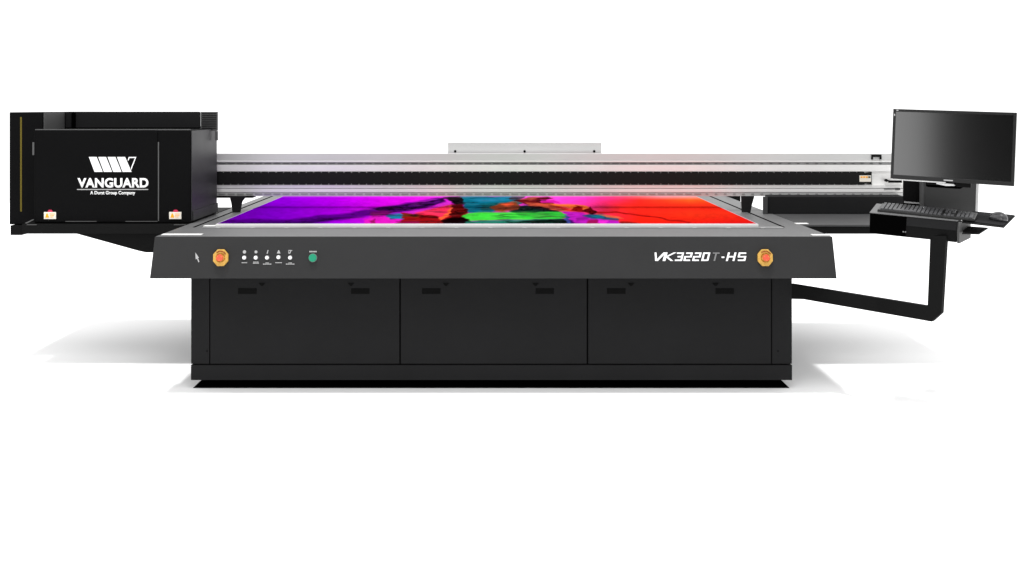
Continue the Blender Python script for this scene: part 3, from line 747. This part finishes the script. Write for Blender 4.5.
# ------------------------------------------------------------------ light
w = bpy.data.worlds.new('World'); S.world = w; w.use_nodes = True
nt = w.node_tree; N = nt.nodes; L_ = nt.links; bg = N['Background']
tc = N.new('ShaderNodeTexCoord'); sp = N.new('ShaderNodeSeparateXYZ'); L_.new(tc.outputs['Generated'], sp.inputs[0])
# white studio surround, dimmer behind the camera
r = N.new('ShaderNodeMapRange'); r.inputs['From Min'].default_value = -.30; r.inputs['From Max'].default_value = .05
r.interpolation_type = 'SMOOTHSTEP'
L_.new(sp.outputs['Y'], r.inputs['Value'])
up = N.new('ShaderNodeMapRange'); up.inputs['From Min'].default_value = .35; up.inputs['From Max'].default_value = .75
up.interpolation_type = 'SMOOTHSTEP'; L_.new(sp.outputs['Z'], up.inputs['Value'])
mx = N.new('ShaderNodeMath'); mx.operation = 'MAXIMUM'; L_.new(r.outputs[0], mx.inputs[0]); L_.new(up.outputs[0], mx.inputs[1])
def node(op, a, b=None):
    m_ = N.new('ShaderNodeMath'); m_.operation = op
    for k_, q in enumerate((a, b)):
        if q is None: continue
        if isinstance(q, (int, float)): m_.inputs[k_].default_value = q
        else: L_.new(q, m_.inputs[k_])
    return m_.outputs[0]
def smooth(v_, lo_, hi_):
    m_ = N.new('ShaderNodeMapRange'); m_.interpolation_type = 'SMOOTHSTEP'
    m_.inputs['From Min'].default_value = lo_; m_.inputs['From Max'].default_value = hi_; L_.new(v_, m_.inputs['Value']); return m_.outputs[0]
# surround darkened in a wedge left behind the camera, to shape the screen's reflection
ratio = node('DIVIDE', sp.outputs['X'], node('MAXIMUM', node('MULTIPLY', sp.outputs['Y'], -1.0), .05))
dark_wedge = node('MULTIPLY', smooth(ratio, -1.25, -1.15), node('SUBTRACT', 1.0, smooth(ratio, -.30, -.12)))
dark_wedge = node('MULTIPLY', dark_wedge, node('SUBTRACT', 1.0, smooth(node('ABSOLUTE', sp.outputs['Z']), .35, .5)))
dark_wedge = node('MULTIPLY', dark_wedge, node('LESS_THAN', sp.outputs['Y'], -.1))
lev = node('ADD', node('MULTIPLY', mx.outputs[0], .77), .74)
lev = node('MULTIPLY', lev, node('SUBTRACT', 1.0, node('MULTIPLY', dark_wedge, .94)))
L_.new(lev, bg.inputs['Strength'])
bg.inputs['Color'].default_value = (1, 1, 1, 1)

def area(name, loc, aim, size, power, size_y=None, spread=None):
    l = bpy.data.lights.new(name, 'AREA'); l.energy = power; l.size = size
    if size_y: l.shape = 'RECTANGLE'; l.size_y = size_y
    if spread: l.spread = spread
    o = bpy.data.objects.new(name, l); COL.objects.link(o); o.location = loc
    o.rotation_euler = (Vector(aim) - Vector(loc)).to_track_quat('-Z', 'Y').to_euler()
    return o
area('overhead_lamp', (-4, -1.5, 40), (0, 6.5, 0), 2.2, 11500)
area('added_front_lamp', (.3, 2.2, 7.0), (0, 5.7, .5), 2.4, 120)  # added lamp, there to grade the cabinet front below the fascia
area('reflection_lamp', (-4.68, -1.0, 1.7), (0, 6.2, 1.0), 2.6, 62, 2.6)  # added out of view to make the bright side of the screen's reflection

# ------------------------------------------------------------------ camera
cam = bpy.data.cameras.new('camera'); co = bpy.data.objects.new('camera', cam); COL.objects.link(co); S.camera = co
co.location = (0, 0, CZ); co.rotation_euler = (math.pi / 2, 0, 0)
cam.sensor_width = 36; cam.lens = F / 1024 * 36; cam.shift_x = (512 - VX) / 1024; cam.shift_y = (VY - 288) / 1024
cam.clip_end = 200; cam.clip_start = .05
vs = S.view_settings; vs.view_transform = 'Standard'; vs.look = 'None'; vs.exposure = 0; vs.gamma = 1; vs.use_curve_mapping = False
